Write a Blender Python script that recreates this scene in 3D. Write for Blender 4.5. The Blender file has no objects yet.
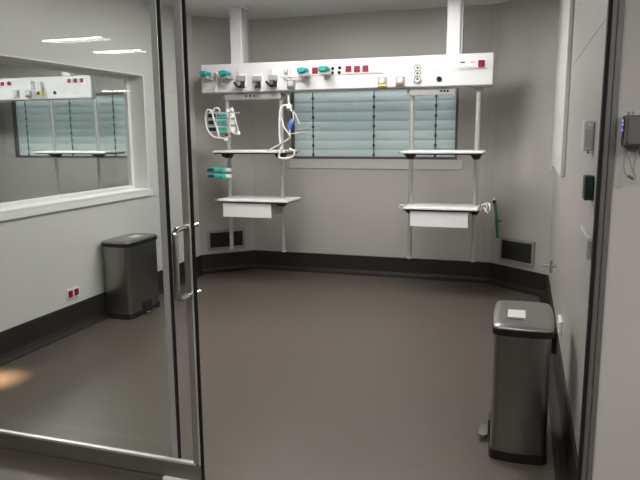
import bpy, bmesh, math, random
from mathutils import Vector, Matrix
random.seed(4)
scene = bpy.context.scene
COL = scene.collection
PI = math.pi

# ------------------------------------------------------------------ camera
CAM = Vector((0, 0, 1.6)); F_PX = 636.59
YAW, PITCH, ROLL = .3091, .1681, -.0075
fw = Vector((-math.sin(YAW)*math.cos(PITCH), math.cos(YAW)*math.cos(PITCH), -math.sin(PITCH)))
r0 = Vector((math.cos(YAW), math.sin(YAW), 0)); u0 = r0.cross(fw)
rt = r0*math.cos(ROLL) + u0*math.sin(ROLL); up = -r0*math.sin(ROLL) + u0*math.cos(ROLL)
cd = bpy.data.cameras.new('camera'); cam = bpy.data.objects.new('camera', cd); COL.objects.link(cam)
cd.sensor_width = 36; cd.lens = F_PX/640*36; cd.clip_start = .05
M3 = Matrix((rt, up, -fw)).transposed()
cam.matrix_world = Matrix.Translation(CAM) @ M3.to_4x4()
scene.camera = cam

def at(px, py, Y=None, X=None, Z=None):
    """point of the room seen at a picture position, on the plane y=Y, x=X or z=Z"""
    d = fw*F_PX + rt*(px-320) - up*(py-240)
    if Y is not None: t = (Y-CAM.y)/d.y
    elif X is not None: t = (X-CAM.x)/d.x
    else: t = (Z-CAM.z)/d.z
    return CAM + d*t

# ------------------------------------------------------------------ materials
def mat(name, col, rough=.5, metal=0, spec=.5, noise=0, nscale=20, bump=0, bscale=200, stretch=None, emit=None, estr=0, coat=0):
    m = bpy.data.materials.new(name); m.use_nodes = True
    nt = m.node_tree; b = nt.nodes['Principled BSDF']
    b.inputs['Base Color'].default_value = (*col, 1)
    b.inputs['Roughness'].default_value = rough; b.inputs['Metallic'].default_value = metal
    b.inputs['Specular IOR Level'].default_value = spec
    b.inputs['Coat Weight'].default_value = coat
    if emit:
        b.inputs['Emission Color'].default_value = (*emit, 1); b.inputs['Emission Strength'].default_value = estr
    if noise or bump:
        tc = nt.nodes.new('ShaderNodeTexCoord'); mp = nt.nodes.new('ShaderNodeMapping')
        nt.links.new(tc.outputs['Object'], mp.inputs[0])
        if stretch: mp.inputs['Scale'].default_value = stretch
    if noise:
        n = nt.nodes.new('ShaderNodeTexNoise'); n.inputs['Scale'].default_value = nscale; n.inputs['Detail'].default_value = 4
        nt.links.new(mp.outputs[0], n.inputs['Vector'])
        mx = nt.nodes.new('ShaderNodeMix'); mx.data_type = 'RGBA'
        mx.inputs[6].default_value = (*[c*(1-noise) for c in col], 1); mx.inputs[7].default_value = (*[min(1, c*(1+noise)) for c in col], 1)
        nt.links.new(n.outputs['Fac'], mx.inputs[0]); nt.links.new(mx.outputs[2], b.inputs['Base Color'])
    if bump:
        n2 = nt.nodes.new('ShaderNodeTexNoise'); n2.inputs['Scale'].default_value = bscale
        nt.links.new(mp.outputs[0], n2.inputs['Vector'])
        bp = nt.nodes.new('ShaderNodeBump'); bp.inputs['Strength'].default_value = bump; bp.inputs['Distance'].default_value = .002
        nt.links.new(n2.outputs['Fac'], bp.inputs['Height']); nt.links.new(bp.outputs[0], b.inputs['Normal'])
    return m

def glass_mat(name, tint=(1, 1, 1), f0=.045):
    m = bpy.data.materials.new(name); m.use_nodes = True; nt = m.node_tree
    nt.nodes.clear()
    out = nt.nodes.new('ShaderNodeOutputMaterial'); mix = nt.nodes.new('ShaderNodeMixShader')
    tr = nt.nodes.new('ShaderNodeBsdfTransparent'); gl = nt.nodes.new('ShaderNodeBsdfGlossy')
    tr.inputs[0].default_value = (*tint, 1); gl.inputs['Roughness'].default_value = .01
    lw = nt.nodes.new('ShaderNodeLayerWeight'); lw.inputs[0].default_value = .5
    pw = nt.nodes.new('ShaderNodeMath'); pw.operation = 'POWER'; pw.inputs[1].default_value = 5
    ma = nt.nodes.new('ShaderNodeMath'); ma.operation = 'MULTIPLY_ADD'; ma.inputs[1].default_value = 1-f0; ma.inputs[2].default_value = f0
    nt.links.new(lw.outputs['Facing'], pw.inputs[0]); nt.links.new(pw.outputs[0], ma.inputs[0])
    nt.links.new(ma.outputs[0], mix.inputs[0]); nt.links.new(tr.outputs[0], mix.inputs[1]); nt.links.new(gl.outputs[0], mix.inputs[2])
    nt.links.new(mix.outputs[0], out.inputs[0])
    return m

M = {}
WALLC = (.41, .395, .372)
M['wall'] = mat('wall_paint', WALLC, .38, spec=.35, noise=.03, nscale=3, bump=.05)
M['wallside'] = mat('lightened_wall_paint', (.60, .595, .57), .38, spec=.35, noise=.03, nscale=3, bump=.05)  # wall paint made lighter: the left wall's brighter lighting is put into the colour
M['wallcor'] = mat('corridor_wall_panel', (.45, .435, .42), .4, spec=.35, noise=.03, nscale=3)
M['ceil'] = mat('ceiling_paint', (.62, .62, .61), .8, noise=.02, nscale=4)
M['floor'] = mat('vinyl_floor', (.098, .082, .069), .36, spec=.35, noise=.07, nscale=14, bump=.12, bscale=60)
M['skirt'] = mat('dark_skirting_vinyl', (.021, .018, .015), .5, spec=.3, noise=.08, nscale=10)
M['white'] = mat('white_enamel', (.82, .82, .82), .3, noise=.01, nscale=5)
M['beam'] = mat('beam_enamel', (.64, .64, .65), .35, noise=.01, nscale=5)
M['trimwhite'] = mat('window_trim_white', (.76, .76, .74), .4, noise=.02, nscale=6)
M['apron'] = mat('window_apron_paint', (.50, .495, .47), .4, noise=.02, nscale=6)
M['winframe'] = mat('window_frame_grey', (.40, .41, .40), .45, noise=.03, nscale=9)
M['alu'] = mat('brushed_aluminium', (.48, .47, .45), .42, metal=.85, noise=.06, nscale=30, stretch=(1, 1, .05))
M['rail'] = mat('rail_aluminium', (.20, .19, .175), .45, metal=.6, noise=.06, nscale=30)
M['alub'] = mat('satin_aluminium_edge', (.68, .67, .66), .4, metal=.6, noise=.04, nscale=30, stretch=(1, 1, .05))
M['aluD'] = mat('dark_anodised_aluminium', (.16, .155, .15), .45, metal=.4, noise=.06, nscale=30)
M['steel'] = mat('brushed_stainless', (.245, .237, .226), .28, metal=.95, noise=.10, nscale=40, stretch=(1, 1, .03))
M['steellid'] = mat('satin_stainless_lid', (.33, .32, .305), .33, metal=.9, noise=.05, nscale=50)
M['chrome'] = mat('polished_steel', (.62, .61, .60), .22, metal=1, noise=.02, nscale=10)
M['pole'] = mat('pole_steel', (.58, .57, .55), .35, metal=.7, noise=.03, nscale=10)
M['black'] = mat('black_rubber', (.010, .010, .010), .65, spec=.2, noise=.1, nscale=30)
M['blackpl'] = mat('black_plastic', (.013, .013, .013), .5, spec=.25, noise=.1, nscale=20)
M['grey'] = mat('grey_plastic', (.30, .30, .30), .45, noise=.05, nscale=20)
M['dgrey'] = mat('dark_grey_plastic', (.10, .10, .10), .45, noise=.05, nscale=20)
M['readerfront'] = mat('reader_cover', (.115, .105, .095), .5, noise=.05, nscale=20)
M['lgrey'] = mat('light_grey_plastic', (.55, .55, .53), .4, noise=.03, nscale=20)
M['teal'] = mat('teal_plastic', (.008, .30, .26), .4, noise=.08, nscale=25)
M['tealL'] = mat('pale_teal_plastic', (.09, .47, .42), .4, noise=.08, nscale=40)
M['red'] = mat('red_plastic', (.23, .003, .018), .35, noise=.08, nscale=40)
M['pink'] = mat('pale_pink_plastic', (.75, .35, .36), .45, noise=.05, nscale=40)
M['dgreen'] = mat('dark_green_plastic', (.003, .032, .02), .45, spec=.3, noise=.1, nscale=30)
M['green'] = mat('green_tubing', (.012, .18, .10), .4, noise=.1, nscale=30)
M['screen'] = mat('dark_screen', (.01, .03, .028), .15, noise=.1, nscale=30)
M['yellow'] = mat('yellow_plastic', (.55, .50, .06), .4, noise=.05, nscale=30)
M['brown'] = mat('brown_plastic', (.16, .09, .06), .4, noise=.05, nscale=30)
M['blue'] = mat('blue_plastic', (.08, .20, .62), .35, noise=.05, nscale=30)
M['led'] = mat('blue_indicator_light', (.05, .08, .4), .3, noise=.05, nscale=30, emit=(.25, .4, 1), estr=1.2)
M['cable'] = mat('white_cable', (.66, .655, .63), .45, noise=.03, nscale=30)
M['slat'] = mat('pale_green_slat', (.78, .84, .835), .35, noise=.04, nscale=8)
M['cord'] = mat('blind_cord', (.07, .085, .085), .6, noise=.1, nscale=30)
M['backlight'] = mat('blind_backlight', (.3, .33, .33), .7, noise=.1, nscale=3, emit=(.86, .91, .94), estr=2.6)  # added glowing sheet behind both blinds, brightens the slats
def translucent(m, f):
    nt = m.node_tree; b_ = nt.nodes['Principled BSDF']; o_ = nt.nodes['Material Output']
    t_ = nt.nodes.new('ShaderNodeBsdfTranslucent'); t_.inputs[0].default_value = (.72, .77, .775, 1)
    mx_ = nt.nodes.new('ShaderNodeMixShader'); mx_.inputs[0].default_value = f
    nt.links.new(b_.outputs[0], mx_.inputs[1]); nt.links.new(t_.outputs[0], mx_.inputs[2]); nt.links.new(mx_.outputs[0], o_.inputs[0])
translucent(M['slat'], .3)
M['vent'] = mat('vent_mesh', (.035, .035, .034), .5, noise=.15, nscale=90)
M['ventframe'] = mat('vent_frame', (.33, .325, .31), .45, metal=.3, noise=.05, nscale=20)
M['glass'] = glass_mat('clear_glass', (.985, .995, .99))
M['glasscoat'] = glass_mat('coated_glass', (.97, .98, .975), .012)
M['glassdoor'] = glass_mat('door_glass', (.96, .97, .965), .05)
def lampmat(name, col, s): return mat(name, (.8, .8, .8), .5, emit=col, estr=s, noise=.01)
ROOM_L, COR_L, ADJ_L = 24., 40., 60.
for k_, f_ in (('F', 22), ('M', 23), ('B', 28)): M['lamp'+k_] = lampmat('room_light_diffuser', (1, .975, .94), f_)
M['lampC'] = lampmat('corridor_light_diffuser', (1, .96, .90), COR_L)
M['lampP'] = lampmat('corridor_fill_diffuser', (1, .96, .91), 42)
M['lampA'] = lampmat('neighbour_light_diffuser', (1, .985, .95), ADJ_L)

# ------------------------------------------------------------------ mesh tools
class MB:
    def __init__(s): s.v = []; s.f = []; s.sm = []
    def add(s, vs, fs, smooth=False):
        o = len(s.v); s.v += [Vector(p) for p in vs]
        for f in fs: s.f.append([i+o for i in f]); s.sm.append(smooth)
        return s
    def box(s, x0, y0, z0, x1, y1, z1):
        if x0 > x1: x0, x1 = x1, x0
        if y0 > y1: y0, y1 = y1, y0
        if z0 > z1: z0, z1 = z1, z0
        v = [(x, y, z) for z in (z0, z1) for y in (y0, y1) for x in (x0, x1)]
        return s.add(v, [(0, 2, 3, 1), (4, 5, 7, 6), (0, 1, 5, 4), (2, 6, 7, 3), (0, 4, 6, 2), (1, 3, 7, 5)])
    def cbox(s, c, d): return s.box(c[0]-d[0]/2, c[1]-d[1]/2, c[2]-d[2]/2, c[0]+d[0]/2, c[1]+d[1]/2, c[2]+d[2]/2)
    def tube(s, pts, r, n=10, closed=False):
        pts = [Vector(p) for p in pts]; N = len(pts)
        if not hasattr(r, '__len__'): r = [r]*N
        rings = []; nrm = None
        for i, p in enumerate(pts):
            if closed: t = pts[(i+1) % N]-pts[i-1]
            else: t = pts[min(i+1, N-1)]-pts[max(i-1, 0)]
            t.normalize()
            if nrm is None:
                a = Vector((0, 0, 1)) if abs(t.z) < .9 else Vector((1, 0, 0)); nrm = t.cross(a).normalized()
            else:
                nrm = (nrm - t*nrm.dot(t));
                nrm = nrm.normalized() if nrm.length > 1e-6 else t.orthogonal().normalized()
            b = t.cross(nrm)
            rings.append([p + (nrm*math.cos(2*PI*k/n)+b*math.sin(2*PI*k/n))*r[i] for k in range(n)])
        v = [q for R in rings for q in R]; f = []
        for i in range(N if closed else N-1):
            j = (i+1) % N
            for k in range(n): f.append((i*n+k, i*n+(k+1) % n, j*n+(k+1) % n, j*n+k))
        s.add(v, f, True)
        if not closed:
            s.add(rings[0], [tuple(range(n))[::-1]]); s.add(rings[-1], [tuple(range(n))])
        return s
    def cyl(s, a, b, r, n=16): return s.tube([a, b], r, n)
    def prism(s, poly, z0, z1):
        n = len(poly); v = [(x, y, z0) for x, y in poly]+[(x, y, z1) for x, y in poly]
        f = [tuple(range(n))[::-1], tuple(range(n, 2*n))]+[(i, (i+1) % n, n+(i+1) % n, n+i) for i in range(n)]
        return s.add(v, f)
    def loft(s, rings, cap=True, smooth=True):
        n = len(rings[0]); v = [p for R in rings for p in R]; f = []
        for i in range(len(rings)-1):
            for k in range(n): f.append((i*n+k, i*n+(k+1) % n, (i+1)*n+(k+1) % n, (i+1)*n+k))
        s.add(v, f, smooth)
        if cap: s.add(rings[0], [tuple(range(n))[::-1]]); s.add(rings[-1], [tuple(range(n))])
        return s
    def build(s, name, m, parent=None, bevel=0, seg=2, org=None):
        org = Vector(org) if org is not None else (ORG[parent.name] if parent is not None else None)
        if org is None:
            xs = [Vector(p) for p in s.v]
            org = Vector(((min(p.x for p in xs)+max(p.x for p in xs))/2, (min(p.y for p in xs)+max(p.y for p in xs))/2, min(p.z for p in xs)))
        me = bpy.data.meshes.new(name)
        me.from_pydata([p-org for p in s.v], [], s.f); me.materials.append(m)
        me.polygons.foreach_set('use_smooth', s.sm)
        me.validate(); me.update()
        bm = bmesh.new(); bm.from_mesh(me); bmesh.ops.recalc_face_normals(bm, faces=bm.faces); bm.to_mesh(me); bm.free()
        o = bpy.data.objects.new(name, me); COL.objects.link(o)
        if parent is not None: o.parent = parent
        else: o.location = org
        ORG[o.name] = org
        if bevel:
            b = o.modifiers.new('bevel', 'BEVEL'); b.width = bevel; b.segments = seg; b.limit_method = 'ANGLE'; b.angle_limit = math.radians(40)
        return o
ORG = {}
def rrect(x0, y0, x1, y1, r, z, n=5):
    out = []
    for cx, cy, a0 in ((x1-r, y1-r, 0), (x0+r, y1-r, 90), (x0+r, y0+r, 180), (x1-r, y0+r, 270)):
        for k in range(n+1):
            a = math.radians(a0+90*k/n); out.append((cx+r*math.cos(a), cy+r*math.sin(a), z))
    return out
def bowed(x0, y0, x1, y1, r, z, b, n=5, m=8):
    out = []; c = rrect(x0, y0, x1, y1, r, z, n)
    q = n+1
    for k in range(4):
        out += c[k*q:(k+1)*q]
        p0 = c[(k+1)*q-1]; p1 = c[((k+1)*q) % len(c)]
        dx, dy = p1[0]-p0[0], p1[1]-p0[1]; L_ = math.hypot(dx, dy); nx, ny = dy/L_, -dx/L_
        for i in range(1, m):
            t = i/m; h = b*4*t*(1-t); out.append((p0[0]+dx*t+nx*h, p0[1]+dy*t+ny*h, z))
    return out
def curve_pts(ctrl, n=8):
    c = [Vector(p) for p in ctrl]; out = []
    for i in range(len(c)-1):
        p0 = c[max(i-1, 0)]; p1 = c[i]; p2 = c[i+1]; p3 = c[min(i+2, len(c)-1)]
        for k in range(n):
            t = k/n
            out.append(.5*((2*p1)+(p2-p0)*t+(2*p0-5*p1+4*p2-p3)*t*t+(3*p1-p0-3*p2+p3)*t**3))
    out.append(c[-1]); return out
def thing(name, label, cat, loc, rz=0, group=None):
    o = bpy.data.objects.new(name, None); COL.objects.link(o); o.empty_display_size = .1
    o.location = loc; o.rotation_euler = (0, 0, rz); ORG[o.name] = Vector((0, 0, 0)) if rz else Vector(loc)
    o['label'] = label; o['category'] = cat
    if group: o['group'] = group
    return o
def local(o): ORG[o.name] = Vector((0, 0, 0)); return o     # parts of this thing are given in its own coordinates
def tag(o, label, cat, group=None):
    o['label'] = label; o['category'] = cat
    if group: o['group'] = group
    return o
def struct(o): o['kind'] = 'structure'; return o
def sempty(name, loc=(0, 0, 0)):
    o = bpy.data.objects.new(name, None); COL.objects.link(o); o.location = loc; ORG[o.name] = Vector(loc); o['kind'] = 'structure'; return o
def dup(root, loc, label, group=None, rz=None):
    r = root.copy(); COL.objects.link(r); r.location = loc; r['label'] = label
    if rz is not None: r.rotation_euler = (0, 0, rz)
    if group: r['group'] = group
    for ch in list(root.children):
        c = ch.copy(); COL.objects.link(c); c.parent = r
        for g in list(ch.children):
            d = g.copy(); COL.objects.link(d); d.parent = c
    return r

# ------------------------------------------------------------------ room shell
XL, XR, YB, YF, HC = -3.495, .277, 6.894, 2.5, 2.85
CLa, CLb = (XL, 6.43), (-3.015, YB)          # left corner splay
CRa, CRb = (-.30, YB), (XR, 6.42)            # right corner splay
HS = .215
struct(MB().box(-10.5, -9.2, -.1, 3.2, 9.2, 0).build('floor', M['floor']))
struct(MB().box(-9.2, 2.41, HC, 3.2, 9.2, HC+.1).build('ceiling', M['ceil']))
COR_C = 2.56
struct(MB().box(-10.5, -9.2, COR_C, 3.2, 2.405, COR_C+.1).build('ceiling', M['ceil']))

W1Y0, W1Y1, W1Z0, W1Z1 = 3.0, 5.45, 1.05, 2.15     # observation window opening in the left wall
T = .2
b = MB()
b.box(XL-T, YF, 0, XL, W1Y0, HC); b.box(XL-T, W1Y1, 0, XL, 8.0, HC)
b.box(XL-T, W1Y0, 0, XL, W1Y1, W1Z0); b.box(XL-T, W1Y0, W1Z1, XL, W1Y1, HC)
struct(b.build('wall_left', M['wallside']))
# back wall with window opening
BX0, BX1, BZ0, BZ1 = -2.54, -.675, 1.30, 2.13
b = MB()
b.box(XL, YB, 0, BX0, YB+.2, HC); b.box(BX1, YB, 0, XR+.2, YB+.2, HC); b.box(BX0, YB, 0, BX1, YB+.2, BZ0); b.box(BX0, YB, BZ1, BX1, YB+.2, HC)
struct(b.build('wall_back', M['wall']))
struct(MB().prism([CLa, CLb, (XL, YB)], 0, HC).build('wall_back_left', M['wall']))
struct(MB().prism([CRa, CRb, (XR, YB)], 0, HC).build('wall_back_right', M['wall']))
struct(MB().box(XR, YF, 0, XR+.2, YB, HC).build('wall_right', M['wall']))
# wall with the sliding door: right of the opening and the head over it
struct(MB().box(.295, 2.41, 0, 3.2, YF, HC).build('wall_front', M['wallcor']))
struct(MB().box(-3.6, 2.45, 2.25, .295, YF, HC).build('wall_head', M['wallcor']))
struct(MB().box(-10.5, 2.41, 0, -3.6, YF, HC).build('wall_front_left', M['wallcor']))
# corridor walls
struct(MB().box(3.2, -9.2, 0, 3.4, 2.5, HC).build('wall_corridor_right', M['wallcor']))
struct(MB().box(-10.7, -9.2, 0, -10.5, 2.5, HC).build('wall_corridor_left', M['wallcor']))
struct(MB().box(-10.5, -9.4, 0, 3.2, -9.2, HC).build('wall_corridor_back', M['wallcor']))

# skirting (each a coved strip)
def skirting(name, a, bb, inward, h=HS, t=.012):
    a = Vector((*a, 0)); bb = Vector((*bb, 0)); n = Vector((*inward, 0)).normalized()
    prof = [(0, h), (t, h-.004), (t, .05), (.022, .022), (.05, .006), (.075, .0015), (.075, 0), (0, 0)]
    m = MB(); m.loft([[a+n*p+Vector((0, 0, z)) for p, z in prof], [bb+n*p+Vector((0, 0, z)) for p, z in prof]], smooth=False)
    return struct(m.build(name, M['skirt']))
dl = Vector((CLb[0]-CLa[0], CLb[1]-CLa[1])); dr = Vector((CRb[0]-CRa[0], CRb[1]-CRa[1]))
skirting('baseboard_left', (XL, YF), CLa, (1, 0))
skirting('baseboard_back_left', CLa, CLb, (dl.y, -dl.x))
skirting('baseboard_back', CLb, CRa, (0, -1))
skirting('baseboard_back_right', CRa, CRb, (dr.y, -dr.x))
skirting('baseboard_right', CRb, (XR, YF), (-1, 0))

# panel seams: narrow sealant beads on the wall sheets
def seam(name, pts, m='wall'):
    return struct(MB().tube(pts, .0022, 6).build(name, M['seam']))
M['seam'] = mat('sealant', (.33, .32, .30), .6, noise=.05)
ZS = 1.925+.0
seam('trim_1', [(CRa[0], YB, 2.02), (CRb[0], CRb[1], 2.02)])
seam('trim_2', [(XR, 6.42, 2.02), (XR, 2.5, 2.02)])
seam('trim_3', [(CLb[0]+.1, YB, .215), (CLb[0]+.1, YB, .6)])
seam('trim_4', [(-.37, YB, .22), (-.37, YB, HC)])

# ------------------------------------------------------------------ windows
def blinds(root, x0, x1, z0, z1, y, cords, pitch=.104):
    m = MB(); z = z0+.02; k = 0
    tl = math.radians(83)
    while z < z1-.02:
        w = .122; cy, cz = w/2*math.cos(tl), w/2*math.sin(tl)
        rings = []
        for x in (x0+.01, x1-.01):
            R = []
            for q in range(5):
                u = -1+q/2; bow = .006*(1-u*u)
                R.append((x, y+u*cy-bow, z+.035+u*cz))
            for q in range(4, -1, -1):
                u = -1+q/2; bow = .006*(1-u*u)
                R.append((x, y+u*cy-bow+.002, z+.035+u*cz))
            rings.append(R)
        m.loft(rings, smooth=False); z += pitch
    s = m.build('blind_slats', M['slat'], root)
    for cx in cords:
        c = MB(); c.box(cx-.006, y-.045, z0+.01, cx+.006, y-.043, z1)
        zz = z0+.03
        while zz < z1-.02:
            c.box(cx-.014, y-.046, zz, cx+.014, y-.042, zz+.03); zz += pitch
        c.build('ladder_cord', M['cord'], root)
def frame_xz(x0, x1, z0, z1, w, y0, y1):
    return MB().box(x0, y0, z0, x0+w, y1, z1).box(x1-w, y0, z0, x1, y1, z1).box(x0+w, y0, z0, x1-w, y1, z0+w).box(x0+w, y0, z1-w, x1-w, y1, z1)
w1 = sempty('window_1', ((BX0+BX1)/2, YB+.05, BZ0))
frame_xz(BX0, BX1, BZ0, BZ1, .028, YB+.015, YB+.055).build('window_frame', M['dgrey'], w1)
MB().box(BX0+.028, YB+.033, BZ0+.028, BX1-.028, YB+.039, BZ1-.028).build('window_pane', M['glass'], w1)
MB().box(BX0, YB+.19, BZ0, BX1, YB+.2, BZ1).build('window_backing', M['backlight'], w1)
blinds(w1, BX0-.008, BX1+.008, BZ0, BZ1, YB+.075, [at(315, 130, Y=YB+.1).x, at(374, 130, Y=YB+.04).x, at(436, 130, Y=YB+.06).x])
# pale surround band below and beside the window
s = MB().box(BX0-.02, YB-.012, BZ0-.105, BX1+.06, YB-.0005, BZ0-.002).build('window_apron', M['apron'], w1, bevel=.003)

w2 = sempty('window_2', (XL-T/2, (W1Y0+W1Y1)/2, W1Z0))
# lining of the opening
l = MB(); tt = .02
l.box(XL-T-.01, W1Y0, W1Z0, XL+.025, W1Y1, W1Z0+tt); l.box(XL-T, W1Y0, W1Z1-.012, XL+.004, W1Y1, W1Z1)
l.box(XL-T, W1Y0, W1Z0+tt, XL+.004, W1Y0+tt, W1Z1-.012); l.box(XL-T, W1Y1-tt, W1Z0+tt, XL+.004, W1Y1, W1Z1-.012)
l.build('window_lining', M['trimwhite'], w2, bevel=.003)
MB().box(XL, W1Y0-.02, W1Z0-.05, XL+.025, W1Y1+.02, W1Z0-.001).build('window_trim', M['trimwhite'], w2, bevel=.003)
g = MB(); y0, y1, z0, z1 = W1Y0+tt, W1Y1-tt, W1Z0+tt, W1Z1-.012; fx0, fx1 = XL-.19, XL-.15; fwd = .045
g.box(fx0, y0, z0, fx1, y0+fwd, z1); g.box(fx0, y1-fwd, z0, fx1, y1, z1); g.box(fx0, y0+fwd, z0, fx1, y1-fwd, z0+.03); g.box(fx0, y0+fwd, z1-.03, fx1, y1-fwd, z1)
g.build('window_frame', M['trimwhite'], w2, bevel=.003)
MB().box(XL-.175, y0+fwd, z0+.03, XL-.167, y1-fwd, z1-.03).build('window_pane', M['glass'], w2)

# ------------------------------------------------------------------ neighbouring room seen through the observation window
AYB = 7.7; AXR = XL-T; AXL = -8.6
struct(MB().box(AXL-.2, YF, 0, AXL, AYB, HC).build('wall_neighbour_left', M['wall']))
ax0 = at(12.5, 130, Y=AYB).x; ax1 = AXR-.25; az0, az1 = 1.255, 2.16
b = MB(); b.box(AXL-.2, AYB, 0, ax0, AYB+.2, HC); b.box(ax1, AYB, 0, AXR, AYB+.2, HC); b.box(ax0, AYB, 0, ax1, AYB+.2, az0); b.box(ax0, AYB, az1, ax1, AYB+.2, HC)
struct(b.build('wall_neighbour_back', M['wall']))
w3 = sempty('window_3', ((ax0+ax1)/2, AYB+.05, az0))
frame_xz(ax0, ax1, az0, az1, .035, AYB+.02, AYB+.065).build('window_frame', M['dgrey'], w3)
MB().box(ax0+.035, AYB+.05, az0+.035, ax1-.035, AYB+.056, az1-.035).build('window_pane', M['glass'], w3)
MB().box(ax0, AYB+.19, az0, ax1, AYB+.2, az1).build('window_backing', M['backlight'], w3)
blinds(w3, ax0-.008, ax1+.008, az0, az1, AYB+.085, [at(q, 130, Y=AYB+.1).x for q in (30, 74, 117)])

# ------------------------------------------------------------------ sliding glass door, fixed sidelight, jamb
d1 = sempty('door_1', (-2.15, 2.41, 0))
DX0, DX1 = -3.0, -1.337; dy0, dy1 = 2.392, 2.416
MB().box(DX1-.044, dy0, .108, DX1-.004, dy1, 2.22).build('stile', M['alu'], d1, bevel=.004)
MB().box(DX1-.012, dy0-.004, .108, DX1-.004, dy0-.0005, 2.22).build('stile_edge', M['alub'], d1, bevel=.001)
MB().box(DX1-.004, dy0+.001, .02, DX1+.007, dy0+.012, 2.22).build('seal', M['black'], d1)
MB().box(DX0, dy0, .02, DX1-.004, dy1, .106).build('bottom_rail', M['rail'], d1, bevel=.006)
MB().box(DX0, dy0-.003, .100, DX1-.03, dy0+.02, .112).build('rail_bead', M['alub'], d1, bevel=.002)
MB().box(DX0, dy0, 2.22, DX1-.004, dy1, 2.28).build('top_rail', M['alu'], d1, bevel=.004)
MB().box(DX0, dy0, .112, DX0+.06, dy1, 2.22).build('stile', M['alu'], d1, bevel=.004)
MB().box(DX0+.06, 2.399, .106, DX1-.044, 2.408, 2.22).build('glass_pane', M['glassdoor'], d1)
MB().box(-1.53, dy0-.03, .004, DX1-.01, dy0-.004, .03).build('floor_guide', M['white'], d1, bevel=.003)
MB().box(-1.53, dy0-.004, .004, -1.50, dy1, .02).build('floor_guide_block', M['alub'], d1)
# pull handle: a bent round bar on each face of the stile
hx = DX1-.022
for sgn, yf in ((-1, dy0), (1, dy1)):
    z0, z1 = .905, 1.205; off = .105 if sgn < 0 else .055
    pts = [(hx, yf, z1), (hx, yf+sgn*(off-.035), z1), (hx, yf+sgn*(off-.01), z1-.008), (hx, yf+sgn*off, z1-.035), (hx, yf+sgn*off, (z0+z1)/2),
           (hx, yf+sgn*off, z0+.035), (hx, yf+sgn*(off-.01), z0+.008), (hx, yf+sgn*(off-.035), z0), (hx, yf, z0)]
    if sgn < 0:
        MB().tube(curve_pts(pts, 5), .0135, 14).build('pull_handle', M['chrome'], d1)
    else:
        k = MB()
        for zz in (z0, z1): k.cyl((hx+.012, yf, zz), (hx+.012, yf+.042, zz), .010)
        k.build('handle_bolt', M['chrome'], d1)

w4 = sempty('window_4', (-2.3, 2.47, 0))
sx1 = at(165.5, 100, Y=2.47).x
MB().box(sx1-.045, 2.452, .02, sx1-.012, 2.488, 2.24).build('sidelight_stile', M['alub'], w4, bevel=.003)
MB().box(sx1-.012, 2.452, .02, sx1, 2.464, 2.24).build('sidelight_seal', M['black'], w4)
MB().box(-3.49, 2.452, .0, sx1-.045, 2.488, .06).build('sidelight_rail', M['alu'], w4)
MB().box(-3.44, 2.466, .06, sx1-.045, 2.474, 2.24).build('sidelight_pane', M['glasscoat'], w4)
MB().box(-3.49, 2.452, .06, -3.44, 2.488, 2.24).build('sidelight_stile', M['alu'], w4)

dj = sempty('door_2', (.27, 2.45, 0))
MB().box(.258, 2.405, 0, .276, 2.495, 2.25).build('jamb', M['aluD'], dj, bevel=.002)
MB().box(.276, 2.398, 0, .295, 2.495, 2.25).build('jamb_cover', M['aluD'], dj, bevel=.003)
MB().box(.246, 2.40, 0, .258, 2.44, 2.25).build('jamb_seal', M['black'], dj)

# ------------------------------------------------------------------ supply beam
BY0, BY1, BZa, BZb, BXa, BXb = 6.10, 6.30, 2.008, 2.292, -3.232, -.298
POLE_Y, POLE_Z = 6.2, .352
def plate_socket(parent, x, z, y, m, s=.052, plate=True):
    if plate: p = MB().box(x-s*.72, y-.008, z-s*.72, x+s*.72, y, z+s*.72).build('socket_plate', M['white'], parent, bevel=.002)
    else: p = parent
    q = MB().box(x-s/2, y-.016, z-s/2, x+s/2, y-.0085, z+s/2); 
    k = q.build('socket', m, p if plate else parent, bevel=.003)
    return p
def gas_outlet(parent, x, z, y, band):
    o = MB().box(x-.042, y-.03, z-.045, x+.042, y, z+.045).build('gas_outlet', M['grey'], parent, bevel=.006)
    MB().cyl((x, y-.04, z+.012), (x, y-.03, z+.012), .026).build('outlet_collar', M['lgrey'], o)
    MB().box(x-.038, y-.035, z-.04, x+.038, y-.0305, z-.02).build('colour_band', band, o)
    return o
def outlet_strip(parent, x, za, zb, y, n=3):
    o = MB().box(x-.04, y-.018, za, x+.04, y, zb).build('outlet_strip', M['white'], parent, bevel=.012, seg=4)
    for i in range(n):
        z = za+(zb-za)*(i+.5)/n
        MB().tube([(x+.028*math.cos(a*PI/9), y-.022, z+.028*math.sin(a*PI/9)) for a in range(18)], .006, 6, closed=True).build('outlet_ring', M['grey'], o)
        MB().cyl((x, y-.021, z), (x, y-.0185, z), .012).build('outlet_hole', M['dgrey'], o)
    return o
def housing(root, xa, xb, y0, y1, za, zb):
    h = MB().box(xa, y0, za, xb, y1, zb).build('housing', M['beam'], root, bevel=.012, seg=3)
    MB().box(xa+.01, y0-.003, za+(zb-za)*.47, xb-.01, y0-.0005, za+(zb-za)*.485).build('panel_joint', M['lgrey'], root)
    MB().box(xa+.02, y0+.02, za-.012, xb-.02, y1-.02, za-.0005).build('underside_shade_panel', M['grey'], root)  # grey sheet: shade under the housing put into its colour
    return h
beam = thing('medical_supply_beam', 'long white medical supply beam hung from the ceiling on two columns before the blind', 'medical beam', ((BXa+BXb)/2, 6.2, POLE_Z))
housing(beam, BXa, BXb, BY0, BY1, BZa, BZb)
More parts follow.
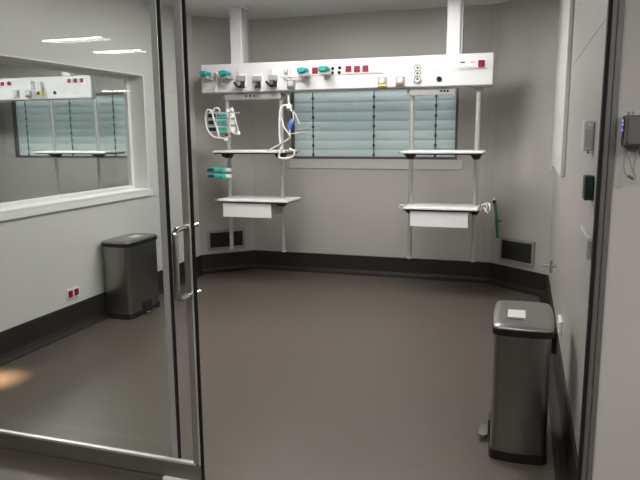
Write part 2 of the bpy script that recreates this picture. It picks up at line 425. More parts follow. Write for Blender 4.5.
for xa, xb in ((-2.908, -2.782), (-.727, -.602)):
    MB().box(xa, 6.14, BZb-.001, xb, 6.27, HC-.012).build('ceiling_column', M['beam'], beam, bevel=.01)
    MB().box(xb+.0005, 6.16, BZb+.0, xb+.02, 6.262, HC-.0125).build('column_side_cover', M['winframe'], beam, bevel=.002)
    MB().box(xa-.02, 6.12, HC-.012, xb+.02, 6.29, HC-.001).build('column_flange', M['white'], beam, bevel=.003)
POLES = [(-2.986, 'a'), (-2.385, 'a'), (-1.045, 'b'), (-.427, 'b')]
for x, k in POLES:
    p = MB().cyl((x, POLE_Y, POLE_Z+.02), (x, POLE_Y, BZa-.0125), .0215, 20).build('equipment_pole', M['pole'], beam)
    MB().cyl((x, POLE_Y, POLE_Z), (x, POLE_Y, POLE_Z+.0195), .025, 20).build('pole_cap', M['lgrey'], p)
    MB().box(x-.04, POLE_Y-.04, BZa-.05, x+.04, POLE_Y+.04, BZa-.0125).build('pole_socket', M['grey'], p, bevel=.004)
for pa, pb, dots in ((225, 281, (246, 250, 254)), (409, 455, (441, 444.3, 447.5))):
    a, c = at(pa, 97, Y=6.14), at(pb, 93, Y=6.14)
    v = MB().box(a.x, 6.135, BZa-.075, c.x, 6.178, BZa-.0125).build('pole_crossbar', M['grey'], beam, bevel=.004)
    for q in dots:
        g = at(q, 95, Y=6.13); MB().cyl((g.x, 6.130, BZa-.04), (g.x, 6.1349, BZa-.04), .011, 10).build('outlet_hole', M['black'], v)
YF_ = BY0
def B(px, py): return at(px, py, Y=BY0-.01)
for px, py in ((315, 70.5), (348.5, 69), (357, 69), (365.5, 68.5), (481.5, 63.3)):
    a = B(px, py); plate_socket(beam, a.x, a.z, YF_-.001, M['red'], .06)
for px, py in ((377, 67), (462.5, 63.8), (472.5, 63.5)):
    a = B(px, py); p = plate_socket(beam, a.x, a.z, YF_-.001, M['white'], .058)
    if px > 400:
        MB().box(a.x-.02, YF_-.021, a.z+.004, a.x+.022, YF_-.0175, a.z+.02).build('socket_flap', M['dgrey'] if px < 470 else M['pink'], p, bevel=.002)
for xa, xb, py in ((305, 331, 74), (342, 383, 74), (457, 487, 68.8)):
    a, c = B(xa, py), B(xb, py)
    MB().box(a.x, YF_-.009, a.z-.004, c.x, YF_-.001, a.z+.004).build('label_rail', M['lgrey'], beam)
for px, py in ((332.5, 68.5), (339.5, 67.8), (332.2, 72.8), (339, 72.5)):
    a = B(px, py); MB().cyl((a.x, YF_-.008, a.z), (a.x, YF_-.0005, a.z), .016, 14).build('jack_port', M['black'], beam)
a = B(439, 79); MB().cyl((a.x, YF_-.012, a.z), (a.x, YF_-.0005, a.z), .024, 18).build('round_port', M['black'], beam)
for px, py, band in ((382.3, 82, 'yellow'), (400.3, 81.3, 'brown'), (291.3, 84.5, 'dgrey')):
    a = B(px, py); gas_outlet(beam, a.x, a.z, YF_-.0005, M[band])
a, c = B(417.5, 82), B(417.5, 65); outlet_strip(beam, a.x, a.z, c.z, YF_-.0005)
for px, py in ((242, 80), (258, 80), (274, 80)):
    a = B(px, py); MB().box(a.x-.05, YF_-.008, a.z-.07, a.x+.05, YF_-.0005, a.z+.06).build('outlet_plate', M['white'], beam, bevel=.003)

# ------------------------------------------------------------------ regulators, teal modules, tubing on the beam
def regulator(px, py, label, lever):
    a = B(px, py); y = YF_-.0085
    t = thing('flow_regulator', label, 'gas regulator', (a.x, y, a.z-.075), group=None)
    x, z = a.x, a.z
    MB().box(x-.045, y-.045, z+.0, x+.045, y, z+.06).build('body', M['grey'], t, bevel=.01, seg=3)
    MB().cyl((x, y-.055, z+.03), (x, y-.0455, z+.03), .026, 20).build('dial', M['grey'], t)
    MB().cyl((x+.01, y-.03, z-.062), (x+.01, y-.03, z-.0005), .028, 18).build('knob', M['blackpl'], t)
    MB().cyl((x-.005, y-.068, z-.02), (x-.005, y-.0585, z-.02), .02, 16).build('knob_cap', M['chrome'], t)
    MB().cyl((x-.005, y-.0585, z-.02), (x-.005, y-.028, z-.02), .012, 12).build('stem', M['chrome'], t)
    MB().cyl((x+.01, y-.03, z-.075), (x+.01, y-.03, z-.0625), .012, 12).build('nozzle', M['lgrey'], t)
    if lever:
        MB().tube([(x-.068, y-.05, z-.005), (x-.04, y-.045, z-.035), (x-.015, y-.04, z-.055)], [.012, .013, .011], 10).build('lever', M['blackpl'], t)
        MB().cyl((x-.025, y-.02, z+.0555), (x-.025, y-.02, z+.12), .008, 10).build('float_tube', M['lgrey'], t)
    return t
regulator(242, 82, 'grey gas regulator with black lever, nearest the left column of the beam', True)
regulator(258, 82, 'grey gas regulator with plain black knob and no lever, middle of three', False)
regulator(274, 81, 'grey gas regulator with black lever, furthest right of three on the beam', True)

def teal_module(px, py, label, under, wpx):
    c = at(px, py, Y=BY0-.10); h = .026; w = wpx
    t = thing('plug_module', label, 'plug', (c.x, BY0-.0005, c.z-.06))
    ring = []
    m = MB(); R = []
    for yy, s in ((BY0-.17, .75), (BY0-.16, .95), (BY0-.14, 1), (BY0-.06, 1), (BY0-.045, .9)):
        R.append([(c.x+w*s*math.cos(k*PI/8)*.5*(1 if abs(math.cos(k*PI/8)) < .9 else .98), yy, c.z+h*s*(1 if math.sin(k*PI/8) > .01 else -1 if math.sin(k*PI/8) < -.01 else 0)*abs(math.sin(k*PI/8))**.5) for k in range(16)])
    m.loft(R); m.build('cap', M['teal'], t)
    MB().box(c.x-w*.42, BY0-.135, c.z-.055, c.x+w*.45, BY0-.0005, c.z-.0225).build('body', M[under], t, bevel=.006)
    MB().cyl((c.x, BY0-.045, c.z), (c.x, BY0-.0005, c.z), .016, 14).build('neck', M['lgrey'], t)
    return t
teal_module(205.3, 73.8, 'teal-capped plug module overhanging the left end of the beam', 'grey', .09)
teal_module(225, 73.3, 'teal-capped plug module left of the left column, over a reddish plug', 'grey', .10)
teal_module(303, 70.4, 'teal-capped plug module just left of the first red socket', 'lgrey', .098)
teal_module(324.3, 69, 'teal-capped plug module between a red socket and four black jacks', 'lgrey', .098)

# hanging plug leads between the two left modules
t = thing('plug_lead', 'white plug lead hanging between the two teal modules at the left', 'cable', tuple(at(215, 90, Y=6.05)))
def P(px, py, Y): return tuple(at(px, py, Y=Y))
MB().tube(curve_pts([P(212, 80, 6.06), P(213, 74.5, 6.04), P(216, 72.5, 6.03), P(218, 76, 6.03), P(217, 82, 6.03), P(215.7, 86, 6.03)], 6), .011, 8).build('lead', M['cable'], t)
MB().tube(curve_pts([P(219, 74, 6.05), P(218.6, 79, 6.04), P(221, 84, 6.04), P(223.4, 84.6, 6.05)], 6), .007, 8).build('lead', M['pink'], t)
MB().cyl(P(215.7, 86, 6.03), P(215.5, 91.5, 6.03), .019, 12).build('plug', M['lgrey'], t)
MB().cyl(P(217, 71, 6.05), P(217, 75.5, 6.05), .014, 10).build('plug_collar', M['pink'], t)

t = thing('tube_manifold', 'small clear white tube fitting above the dark gas outlet at the blind\'s left edge', 'fitting', tuple(at(289, 80, Y=6.05)))
MB().cyl(P(288.8, 80, 6.07), P(288.8, 69, 6.07), .013, 10).build('tube', M['cable'], t)
MB().tube(curve_pts([P(282.5, 76, 6.06), P(288, 76.5, 6.05), P(296, 77, 6.05), P(303, 76.2, 6.07)], 5), .008, 8).build('cross_tube', M['cable'], t)
MB().cyl(P(285.5, 72, 6.06), P(285.5, 69.5, 6.06), .018, 10).build('cap', M['lgrey'], t)

# ------------------------------------------------------------------ shelves
def shelf(x0, x1, z, label, poles, drawer, y0=5.93, y1=6.34, slope=0):
    t = thing('equipment_shelf', label, 'shelf', ((x0+x1)/2, (y0+y1)/2, z-(.19 if drawer else .05)))
    th = .024
    m = MB()
    m.box(x0, y0, z-th, x1, y1, z)
    m.build('shelf_board', M['white'], t, bevel=.008, seg=3)
    MB().box(x0+.01, y0+.006, z-th-.012, x1-.01, y1-.01, z-th-.0005).build('under_frame', M['blackpl'], t)
    for s, x in ((-1, x0), (1, x1)):
        # side rails with hook ends
        c = MB().tube([(x+s*.022, y0-.01, z-.012), (x+s*.022, y1, z-.012)], .009, 10)
        c.tube([(x, y0+.05, z-.012), (x+s*.022, y0+.05, z-.012)], .006, 8)
        c.build('side_rail', M['pole'], t)
    for x in poles:
        c = MB(); 
        R = [rrect(x-.05, 6.09, x+.05, 6.25, .02, z-th-.0125), rrect(x-.045, 6.10, x+.045, 6.245, .02, z-.052), rrect(x-.026, 6.15, x+.026, 6.23, .015, z-.085)]
        c.loft(R, smooth=False); c.build('pole_clamp', M['blackpl'], t)
        MB().cyl((x+.0, 6.06, z-.055), (x, 6.0995, z-.055), .016, 12).build('clamp_knob', M['blackpl'], t)
    if drawer:
        a, bq = drawer
        d = MB().box(a, y0+.02, z-.185, bq, y0+.036, z-.0375).build('drawer_front', M['white'], t, bevel=.003)
        MB().box(a+.012, y0+.0365, z-.175, bq-.012, y1-.05, z-.0375).build('drawer_box', M['lgrey'], t)
    return t
shelf(at(212.5, 151, Y=5.93).x, at(284.5, 151, Y=5.93).x, 1.421, 'narrow white shelf at eye level on the two left poles, under the tangled tubing', (-2.986, -2.385), None)
s2 = shelf(at(216, 151, Y=5.93).x, at(286, 151, Y=5.93).x, .925, 'white shelf with a drawer on the two left poles, below the green pumps', (-2.986, -2.385), (at(223, 210, Y=5.95).x, at(271, 210, Y=5.95).x))
shelf(at(402, 151, Y=5.93).x, at(483, 151, Y=5.93).x, 1.42, 'bare white shelf at eye level on the two right poles before the blind', (-1.045, -.427), None)
shelf(at(404, 151, Y=5.93).x, at(480, 151, Y=5.93).x, .898, 'white shelf with a drawer on the two right poles, left of the green tube', (-1.045, -.427), (at(410, 218, Y=5.95).x, at(468, 218, Y=5.95).x))
# white hook clusters hung on the rail ends
def hooks(name, label, px, py, Y, pts):
    m = MB()
    for c in pts: m.tube(curve_pts([P(px+a, py+b_, Y+d) for a, b_, d in c], 6), .008, 8)
    return tag(m.build(name, M['cable']), label, 'hook')
hooks('wire_hook', 'white wire hook on the right end of the lower right shelf', 484, 207, 6.0, [[(-2.5, -1, 0), (1, -3, 0), (3, 0, 0), (2, 4, 0), (4, 6.5, 0)], [(1, -3, .04), (4.5, -3.5, .03), (6, -.5, 0), (5.5, 4, 0)], [(-1, 1, 0), (1, 2, 0), (1.5, 5, -.01)]])
hooks('wire_hook', 'white wire hook on the left end of the lower right shelf', 402, 207, 6.0, [[(2, -1, 0), (-.5, -2, 0), (-2.5, 1, 0), (0, 3, 0), (2, 2, 0)]])

# ------------------------------------------------------------------ infusion pumps on the left pole
PX = -2.986
def pump(z, label, xa, xb, h, case):
    t = thing('infusion_pump', label, 'infusion pump', ((xa+xb)/2, 6.02, z))
    y0 = 5.97; y1 = 6.15; w = xb-xa
    MB().box(xa, y0, z, xb, y1, z+h).build('casing', M[case], t, bevel=.008, seg=3)
    MB().box(xa+.012, y0-.005, z+h*.18, xa+w*.42, y0-.0005, z+h*.82).build('screen', M['screen'], t, bevel=.001)
    k = MB().box(xa+w*.47, y0-.004, z+h*.15, xb-.012, y0-.0005, z+h*.85).build('keypad', M['tealL'], t, bevel=.001)
    q = MB()
    for i in range(3): q.cbox((xa+w*(.55+.13*i), y0-.0065, z+h*.5), (.014, .005, h*.3))
    q.build('keys', M['teal'], k)
    MB().box(xb+.0005, y0+.02, z+h*.12, xb+.045, y0+.09, z+h*.85).build('syringe_driver', M['white'], t, bevel=.008)
    MB().box(PX-.03, 6.1505, z+h*.25, PX+.03, 6.18, z+h*.75).build('pole_bracket', M['dgrey'], t)
    return t
def PZ(py, Y=5.97): return at(215, py, Y=Y).z
xa, xb = at(207.5, 125, Y=5.97).x, at(228, 125, Y=5.97).x
for (pt, pb), lab in zip(((112.5, 118.6), (119.4, 125.4), (126.2, 132.4)), ('teal infusion pump, topmost of three wrapped in white tubing', 'teal infusion pump, middle of three wrapped in white tubing', 'teal infusion pump, lowest of three wrapped in white tubing')):
    pump(PZ(pb), lab, xa, xb, PZ(pt)-PZ(pb), 'lgrey')
xa, xb = at(206.5, 173, Y=5.97).x, at(224.5, 173, Y=5.97).x
for (pt, pb), lab in zip(((167.5, 172.4), (173.6, 178.6)), ('teal infusion pump, upper of two beneath the left eye-level shelf', 'teal infusion pump, lower of two beneath the left eye-level shelf')):
    pump(PZ(pb), lab, xa, xb, PZ(pt)-PZ(pb), 'tealL')

t = thing('infusion_tubing', 'tangled white infusion tubing looped round the three stacked pumps', 'tubing', tuple(at(216, 140, Y=5.93)))
loops = [
 [(206, 112), (205.5, 118), (206.5, 126), (209, 132), (214, 137), (220, 138), (226, 138.5), (230.5, 136)],
 [(212, 110), (213, 116), (215, 123), (217.5, 130), (219, 137)],
 [(213.5, 112), (214, 109), (217, 108), (219.5, 110), (219, 113)],
 [(206, 114), (207, 110.5), (210, 110), (211, 113)],
 [(226, 111), (229, 113), (230.5, 118), (229.8, 124), (231, 130), (234.5, 133.5), (238.5, 134)],
 [(231, 131), (229, 134), (227, 138), (225.5, 140)],
 [(232, 110), (234.5, 114), (235.5, 120), (237.5, 127), (238.5, 133)]]
m = MB()
for i, lp in enumerate(loops): m.tube(curve_pts([P(x, y, 5.946-.006*i) for k, (x, y) in enumerate(lp)], 6), .0095 if i < 5 else .006, 8)
m.build('tubes', M['cable'], t)
for x, y in ((227.5, 110.5), (231.5, 109.5), (238.2, 133), (225.5, 139)): MB().cyl(P(x, y-1.6, 5.895), P(x+.4, y+1.6, 5.895), .019, 10).build('connector', M['white'], t)
MB().cyl(P(233, 112.5, 6.05), P(239.5, 113, 6.0), .008, 8).build('pole_hook', M['grey'], t)
MB().cyl(P(225.5, 134, 5.88), P(228, 135.5, 5.88), .012, 8).build('red_clip', M['red'], t)

t = thing('breathing_cable', 'white cable looped down the second pole with a blue clip', 'cable', tuple(at(284, 160, Y=6.05)))
lp = [[(289.5, 106), (284.5, 105.5), (280.5, 109), (279.5, 118), (279.3, 130), (280, 142), (281, 148)],
      [(281, 148), (280, 152), (279, 157), (284, 158.5), (290, 158), (294, 155), (293.5, 151), (289, 149)],
      [(281, 118), (284, 127), (288, 133), (290, 137), (287, 140), (282, 143), (275, 147), (268, 151)],
      [(290, 108), (293, 114), (293, 121), (290, 130), (289.5, 137)],
      [(293, 110), (297, 118), (299, 124)], [(290, 134), (296, 133), (306, 132)]]
m = MB()
for i, q in enumerate(lp): m.tube(curve_pts([P(x, y, 5.905-.012*i) for x, y in q], 6), (.0115, .0115, .008, .007, .004, .004)[i], 8)
m.build('cable', M['cable'], t)
MB().tube([P(289, 129, 5.86), P(290.5, 123.5, 5.86), P(292, 119, 5.86)], [.014, .021, .012], 10).build('blue_clip', M['blue'], t)
MB().cyl(P(287.6, 107, 5.90), P(291.5, 107.5, 5.90), .028, 12).build('plug', M['cable'], t)
MB().tube([P(289.5, 106, 5.91), P(288.5, 100, 6.05), P(288.5, 96, 6.15)], .01, 8).build('hanger', M['cable'], t)

# ------------------------------------------------------------------ wall fittings in the room
def vent(a, bq, label, corners):
    a = Vector((*a, 0)); bq = Vector((*bq, 0)); u = (bq-a).normalized(); n = Vector((u.y, -u.x, 0))
    (s0, s1, z0, z1) = corners
    c = a+u*((s0+s1)/2)+n*.0006
    t = thing('wall_vent', label, 'vent', (c.x, c.y, z0), math.atan2(u.y, u.x)); 
    hw = (s1-s0)/2; h = z1-z0; f = .028
    frame_xz(-hw, hw, 0, h, f, -.022, 0).build('frame', M['ventframe'], t, bevel=.003)
    g = MB().box(-hw+f, -.006, f, hw-f, -.001, h-f)
    z = f+.012
    while z < h-f-.005:
        g.add([(-hw+f, -.018, z-.004), (hw-f, -.018, z-.004), (hw-f, -.006, z+.004), (-hw+f, -.006, z+.004), (-hw+f, -.018, z-.002), (hw-f, -.018, z-.002), (hw-f, -.006, z+.006), (-hw+f, -.006, z+.006)],
              [(0, 1, 2, 3), (4, 7, 6, 5), (0, 4, 5, 1), (3, 2, 6, 7), (0, 3, 7, 4), (1, 5, 6, 2)]); z += .014
    g.build('louvre_grille', M['vent'], t)
    return t
vent(CLa, CLb, 'grey framed air vent low on the wall behind the left pole', (.085, .085+.45, .262, .49))
vent(CRa, CRb, 'grey framed air vent low on the wall right of the shelves', (.135, .135+.44, .262, .515))

t = thing('wall_socket', 'white double socket plate with two red outlets above the left skirting', 'socket', (XL+.0006, 4.232, .262))
MB().box(XL+.0006, 4.155, .268, XL+.012, 4.31, .352).build('plate', M['white'], t, bevel=.003)
for y in (4.195, 4.268): MB().box(XL+.0125, y-.027, .283, XL+.017, y+.027, .337).build('outlet', M['red'], t, bevel=.003)

# right wall
t = thing('wall_casing', 'tall shallow white casing fixed high on the right wall near the corner', 'casing', (XR-.02, 5.7, 1.28))
MB().box(XR-.032, 4.75, 1.28, XR-.0006, 6.40, HC-.05).build('casing_body', M['wallside'], t, bevel=.006, seg=2)
MB().cyl((XR-.03, 6.33, 1.245), (XR-.03, 6.33, 1.2795), .014, 10).build('latch', M['lgrey'], t)
t = thing('wall_latch', 'small metal tap-like latch at the right corner above the dark skirting', 'latch', (XR-.02, 6.33, .27))
a = at(554, 266, X=XR-.02)
y = min(a.y, 6.3)
MB().cyl((XR-.0006, y, a.z), (XR-.05, y, a.z), .012, 10).build('pin', M['chrome'], t)
MB().cyl((XR-.04, y, a.z-.055), (XR-.04, y, a.z+.04), .013, 10).build('bar', M['chrome'], t)
MB().cyl((XR-.11, y, a.z), (XR-.05, y, a.z), .009, 10).build('arm', M['grey'], t)
t = thing('switch_box', 'pale grey switch box high on the right wall above the green box', 'switch', (XR-.02, 2.98, 1.51))
MB().box(XR-.042, 2.93, 1.513, XR-.0006, 3.03, 1.640).build('box', M['lgrey'], t, bevel=.006)
MB().box(XR-.038, 2.925, 1.53, XR-.008, 2.9295, 1.60).build('cover', M['winframe'], t, bevel=.002)
MB().cyl((XR-.022, 2.92, 1.62), (XR-.022, 2.9295, 1.62), .006, 10).build('button', M['white'], t)
MB().cyl((XR-.022, 2.915, 1.506), (XR-.022, 2.93, 1.512), .005, 8).build('cable_stub', M['dgrey'], t)
t = thing('door_release', 'dark green door release box on the right wall by the door', 'door release', (XR-.02, 2.87, 1.32))
MB().box(XR-.036, 2.80, 1.315, XR-.0006, 2.90, 1.415).build('box', M['dgreen'], t, bevel=.005)
MB().box(XR-.03, 2.795, 1.33, XR-.01, 2.7995, 1.365).build('button', M['blackpl'], t)
t = thing('door_lever', 'white angled lever on the right wall below the green box', 'lever', (XR-.02, 2.83, 1.10))
MB().tube([(XR-.036, 2.83, 1.205), (XR-.02, 2.80, 1.175), (XR-.008, 2.79, 1.158)], .006, 10).build('lever', M['white'], t)
MB().box(XR-.016, 2.76, 1.08, XR-.0006, 2.80, 1.155).build('back_plate', M['alu'], t, bevel=.002)
a = at(561.5, 324, X=XR)
t = thing('wall_stop', 'small white stop low on the right wall behind the right bin', 'door stop', (XR-.02, a.y, a.z-.04))
MB().box(XR-.022, a.y-.10, a.z-.045, XR-.0006, a.y+.06, a.z+.045).build('plate', M['white'], t, bevel=.006)
MB().box(XR-.028, a.y-.05, a.z-.02, XR-.0225, a.y+.02, a.z+.02).build('insert', M['lgrey'], t, bevel=.002)

# green tube hanging on the splayed corner
def onCR(px, py, off):
    a3 = Vector((*CRa, 0)); u = Vector((*dr, 0)).normalized(); n = Vector((u.y, -u.x, 0))
    d = fw*F_PX+rt*(px-320)-up*(py-240); tt_ = ((a3+n*off-CAM).dot(n))/d.dot(n); return CAM+d*tt_
t = thing('green_tube', 'slim green tube hanging on the wall above the right vent', 'tube', tuple(onCR(496, 238, .03)))
pts = curve_pts([onCR(494, 201, .02), onCR(495, 208, .025), onCR(495.8, 216, .025), onCR(496.3, 224, .03), onCR(496.9, 232, .025), onCR(497.3, 238, .02)], 6)
MB().tube(pts, .013, 10).build('tube', M['green'], t)
MB().tube(curve_pts([onCR(496.3, 222, .03), onCR(498.5, 221.4, .03), onCR(500.5, 220.6, .03)], 4), .007, 8).build('side_arm', M['green'], t)
MB().cyl(onCR(494, 199.3, .001), onCR(494, 199.3, .035), .014, 10).build('peg', M['white'], t)
MB().cyl(onCR(494.1, 200.2, .036), onCR(494.1, 203.2, .036), .015, 10).build('end_cap', M['black'], t)

# ------------------------------------------------------------------ pedal bins (both stand with their backs to a side wall; the pedal faces the room)
def bin_(label, loc, rz):
    # local: back at +x side, pedal at -x; width along y
    t = local(thing('pedal_bin', label, 'bin', loc, rz))
    w, d = .49, .272; x0, x1, y0, y1 = -d/2, d/2, -w/2, w/2; r = .035
    MB().loft([bowed(x0, y0, x1, y1, r, 0, .009), bowed(x0, y0, x1, y1, r, .045, .009)], smooth=True).build('base', M['blackpl'], t, bevel=.003)
    MB().loft([bowed(x0+.006, y0+.006, x1-.006, y1-.006, r, .0455, .009), bowed(x0+.006, y0+.006, x1-.006, y1-.006, r, .637, .009)], smooth=True).build('body', M['steel'], t)
    MB().loft([bowed(x0-.003, y0-.003, x1+.003, y1+.003, r, .6375, .009), bowed(x0-.004, y0-.004, x1+.004, y1+.004, r, .668, .009)], smooth=True).build('rim', M['blackpl'], t, bevel=.003)
    lid = MB().loft([bowed(x0-.002, y0-.002, x1+.002, y1+.002, r, .6685, .009), bowed(x0-.002, y0-.002, x1+.002, y1+.002, r, .678, .009), bowed(x0+.006, y0+.006, x1-.006, y1-.006, r, .6845, .009), bowed(x0+.03, y0+.03, x1-.03, y1-.03, r*.7, .688, .01), bowed(x0+.09, y0+.12, x1-.09, y1-.12, r*.5, .690, .005)], smooth=True).build('lid', M['steellid'], t)
    MB().box(-.075, -.105, .6905, .01, .035, .692).build('lid_sticker', M['white'], t)
    MB().box(-.075, -.145, .6905, .0, -.108, .6918).build('sticker_strip', M['dgrey'], t)
    MB().loft([rrect(x0-.014, -.075, x0+.01, .075, .004, .0455), rrect(x0-.014, -.06, x0+.01, .06, .004, .115)], smooth=False).build('pedal_recess', M['blackpl'], t)
    MB().loft([rrect(x0-.06, -.065, x0-.0125, .065, .018, .022), rrect(x0-.064, -.068, x0-.0125, .068, .02, .027), rrect(x0-.06, -.065, x0-.0125, .065, .018, .034)]).build('pedal', M['chrome'], t)
    MB().box(x1+.0, -.05, .5, x1+.028, .05, .61).build('hinge_cover', M['blackpl'], t, bevel=.004)
    return t
bin1 = bin_('brushed steel pedal bin standing at the right, in front of the door opening', (.031, 3.285, 0), 0)
dup(bin1, (-3.325, 4.83, 0), 'brushed steel pedal bin against the left wall, seen through the glass door', rz=PI)

# ------------------------------------------------------------------ corridor: access reader
t = thing('access_reader', 'dark grey access reader with blue lights on the corridor wall', 'card reader', (.36, 2.38, 1.53))
rz0, rz1 = 1.545, 1.647
MB().box(.312, 2.335, rz0, .44, 2.4095, rz1).build('case', M['dgrey'], t, bevel=.006)
MB().box(.322, 2.325, rz0+.006, .44, 2.3345, rz1-.004).build('cover', M['readerfront'], t, bevel=.004)
MB().box(.3085, 2.345, rz0+.03, .3118, 2.365, rz1-.01).build('light_window', M['screen'], t)
for z in (rz1-.018, rz1-.03, rz1-.048): MB().box(.3065, 2.348, z-.004, .3084, 2.362, z+.004).build('indicator', M['led'], t)
MB().cyl((.33, 2.36, rz1+.0005), (.33, 2.36, rz1+.012), .01, 14).build('top_knob', M['grey'], t)
t2 = thing('reader_cord', 'thin dark cord looped below the grey access reader', 'cord', (.345, 2.38, 1.43))
c = MB(); 
c.tube(curve_pts([(.330, 2.375, rz0-.001), (.324, 2.37, 1.51), (.322, 2.365, 1.48), (.328, 2.36, 1.455), (.342, 2.36, 1.440), (.356, 2.36, 1.432), (.360, 2.36, 1.445), (.352, 2.36, 1.47), (.356, 2.365, 1.50), (.362, 2.37, rz0-.001)], 6), .0028, 8)
c.tube(curve_pts([(.338, 2.375, rz0-.001), (.336, 2.37, 1.51), (.345, 2.365, 1.48), (.35, 2.36, 1.46)], 6), .0022, 8)
c.build('cord', M['grey'], t2)
MB().cyl((.334, 2.356, 1.448), (.352, 2.356, 1.438), .005, 8).build('clip', M['dgrey'], t2)

# ------------------------------------------------------------------ neighbour's supply beam and shelf
NY = 6.90
na, nb = at(90, 75, Y=NY), at(90, 98, Y=NY)
nb_x1 = na.x; nz1, nz0 = na.z, nb.z; nb_x0 = nb_x1-2.93
beam2 = thing('medical_supply_beam', 'white medical supply beam in the neighbouring room, seen through the observation window', 'medical beam', ((nb_x0+nb_x1)/2, NY+.1, .38))
housing(beam2, nb_x0, nb_x1, NY, NY+.1, nz0, nz1)
for x in (nb_x0+.39, nb_x1-.37):
    MB().box(x-.063, NY+.01, nz1-.001, x+.063, NY+.095, HC-.001).build('ceiling_column', M['beam'], beam2, bevel=.01)
npole = [at(53.5, 130, Y=NY+.06).x, at(97, 130, Y=NY+.06).x]
for x in npole + [nb_x0+.25, nb_x0+.85]:
    MB().cyl((x, NY+.06, .38), (x, NY+.06, nz0-.0125), .022, 20).build('equipment_pole', M['pole'], beam2)
def N(px, py): return at(px, py, Y=NY-.01)
for px, py in ((2.5, 84), (9, 83.5), (69, 80.8), (75.5, 80.5), (81.7, 80.3)):
    a = N(px, py); plate_socket(beam2, a.x, a.z, NY-.001, M['red'], .052)
for px, py, band in ((16.5, 94, 'lgrey'), (29, 94, 'brown')):
    a = N(px, py); gas_outlet(beam2, a.x, a.z, NY-.0005, M[band])
a, c = N(34.5, 96), N(34.5, 81); outlet_strip(beam2, a.x, a.z, c.z, NY-.0005)
a = N(54.5, 92.7); MB().cyl((a.x, NY-.012, a.z), (a.x, NY-.0005, a.z), .022, 18).build('round_port', M['black'], beam2)
a = N(42, 90)
t = thing('flow_regulator', 'brass coloured flow regulator on the neighbouring room\'s beam', 'gas regulator', (a.x, NY-.03, a.z-.08))
MB().cyl((a.x, NY-.04, a.z-.02), (a.x, NY-.04, a.z+.10), .022, 14).build('float_tube', M['lgrey'], t)
MB().cyl((a.x, NY-.045, a.z-.07), (a.x, NY-.045, a.z-.0205), .034, 16).build('brass_knob', M['yellow'], t)
MB().cyl((a.x, NY-.09, a.z-.045), (a.x, NY-.0795, a.z-.045), .02, 16).build('knob_cap', M['blackpl'], t)
MB().cyl((a.x, NY-.018, a.z), (a.x, NY-.0005, a.z), .02, 12).build('stem', M['chrome'], t)
xa, xb, zz = at(34, 152.5, Y=NY-.2).x, at(105, 152.5, Y=NY-.2).x, at(70, 151.5, Y=NY-.2).z
t = thing('equipment_shelf', 'white shelf at eye level in the neighbouring room, before its blind', 'shelf', ((xa+xb)/2, NY, zz-.05))
MB().box(xa, NY-.2, zz-.024, xb, NY+.24, zz).build('shelf_board', M['white'], t, bevel=.006)
MB().box(xa+.01, NY-.19, zz-.036, xb-.01, NY+.22, zz-.0245).build('under_frame', M['blackpl'], t)
for x in npole:
    MB().loft([rrect(x-.06, NY-.05, x+.06, NY+.15, .02, zz-.0365), rrect(x-.03, NY+.05, x+.03, NY+.13, .02, zz-.085)], smooth=False).build('pole_clamp', M['blackpl'], t)

# ------------------------------------------------------------------ ceiling lights
def ceiling_light(name, label, x0, x1, y0, y1, zc, m, group):
    t = thing(name, label, 'ceiling light', ((x0+x1)/2, (y0+y1)/2, zc-.05), group=group)
    q = .02 if y1-y0 > .1 else .004
    MB().box(x0-q, y0-q, zc-.045, x1+q, y1+q, zc-.001).build('fitting', M['white'], t, bevel=.004)
    MB().box(x0, y0, zc-.055, x1, y1, zc-.0455).build('diffuser', m, t)
    return t
G = 'corridor strip lights'
for (xa, xb, yc), lab in zip(((-4.60, -4.14, -.62), (-4.10, -3.92, -.60), (-4.70, -4.12, -1.56), (-8.85, -8.25, -7.35)),
        ('long strip light mirrored highest in the glass door', 'short strip light mirrored beside the highest one in the glass door', 'strip light mirrored lower right in the glass door, near its stile', 'faint far strip light mirrored over the neighbouring window')):
    ceiling_light('strip_light', lab, xa, xb, yc-.012, yc+.012, COR_C, M['lampC'], G)
for x, y, lab in ((-.1, -.5, 'added square fill panel over the photographer, outside the frame'), (-1.25, .25, 'added square fill panel left of the photographer, outside the frame'), (1.5, .6, 'added square fill panel right of the photographer, outside the frame')):
    ceiling_light('ceiling_panel_light', lab, x-.28, x+.28, y-.28, y+.28, COR_C, M['lampP'], 'added corridor fill panels')  # added unseen panels that brighten the corridor wall and door metal
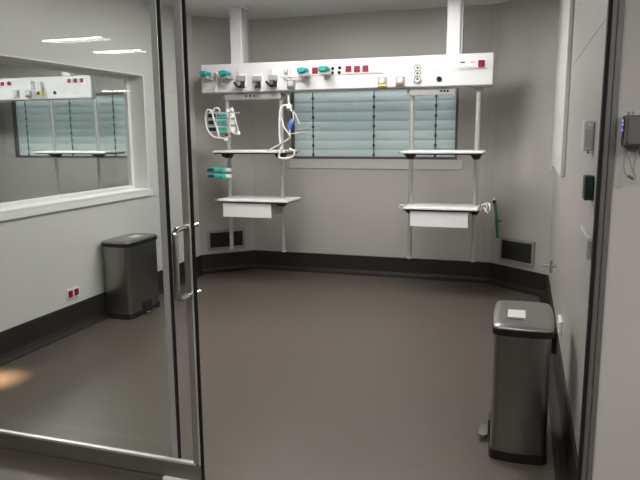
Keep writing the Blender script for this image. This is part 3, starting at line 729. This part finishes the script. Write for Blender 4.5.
GR = 'ceiling panels of the treatment room'
for x, y, lab in ((-1.6, 4.35, 'square ceiling panel over the middle of the room, above the frame'), (-1.6, 3.3, 'square ceiling panel just inside the door, above the frame'),
                  (-2.1, 5.2, 'square ceiling panel before the left column of the beam, above the frame'), (-.9, 5.2, 'square ceiling panel before the right column of the beam, above the frame')):
    ceiling_light('ceiling_panel_light', lab, x-.28, x+.28, y-.28, y+.28, HC, M['lampF' if y < 4 else 'lampM' if y < 5 else 'lampB'], GR)
for x, y, lab in ((-6.6, 5.6, 'left square ceiling panel of the neighbouring room'), (-4.9, 5.6, 'right square ceiling panel of the neighbouring room')):
    ceiling_light('ceiling_panel_light', lab, x-.28, x+.28, y-.28, y+.28, HC, M['lampA'], 'ceiling panels of the neighbouring room')
# added unseen warm spot standing in for the orange glow by the left skirting
p = at(-5, 380, Z=0)
t = thing('added_glow_spot', 'added warm spot for the orange floor glow, unseen above the frame', 'ceiling light', (p.x, p.y, HC-.02))
MB().tube([(p.x+.05*math.cos(k*PI/12), p.y+.05*math.sin(k*PI/12), HC-.008) for k in range(24)], .007, 8, closed=True).build('bezel', M['white'], t)
ld = bpy.data.lights.new('added_glow_lamp', 'SPOT'); lo = bpy.data.objects.new('added_glow_lamp', ld); COL.objects.link(lo)
lo.parent = t; lo.location = (0, 0, -.005); ld.spot_size = math.radians(8); ld.spot_blend = 1; ld.energy = 3600; ld.color = (1, .62, .36); ld.shadow_soft_size = .1

# ------------------------------------------------------------------ world and colour
w = bpy.data.worlds.new('world'); scene.world = w; w.use_nodes = True
w.node_tree.nodes['Background'].inputs[0].default_value = (.02, .02, .02, 1)
scene.view_settings.view_transform = 'Standard'; scene.view_settings.look = 'None'
scene.view_settings.gamma = 1; scene.view_settings.use_curve_mapping = False
scene.view_settings.exposure = 0
scene.cycles.max_bounces = 10; scene.cycles.transparent_max_bounces = 16; scene.cycles.diffuse_bounces = 5
scene.cycles.sample_clamp_indirect = 6
scene.cycles.use_denoising = True
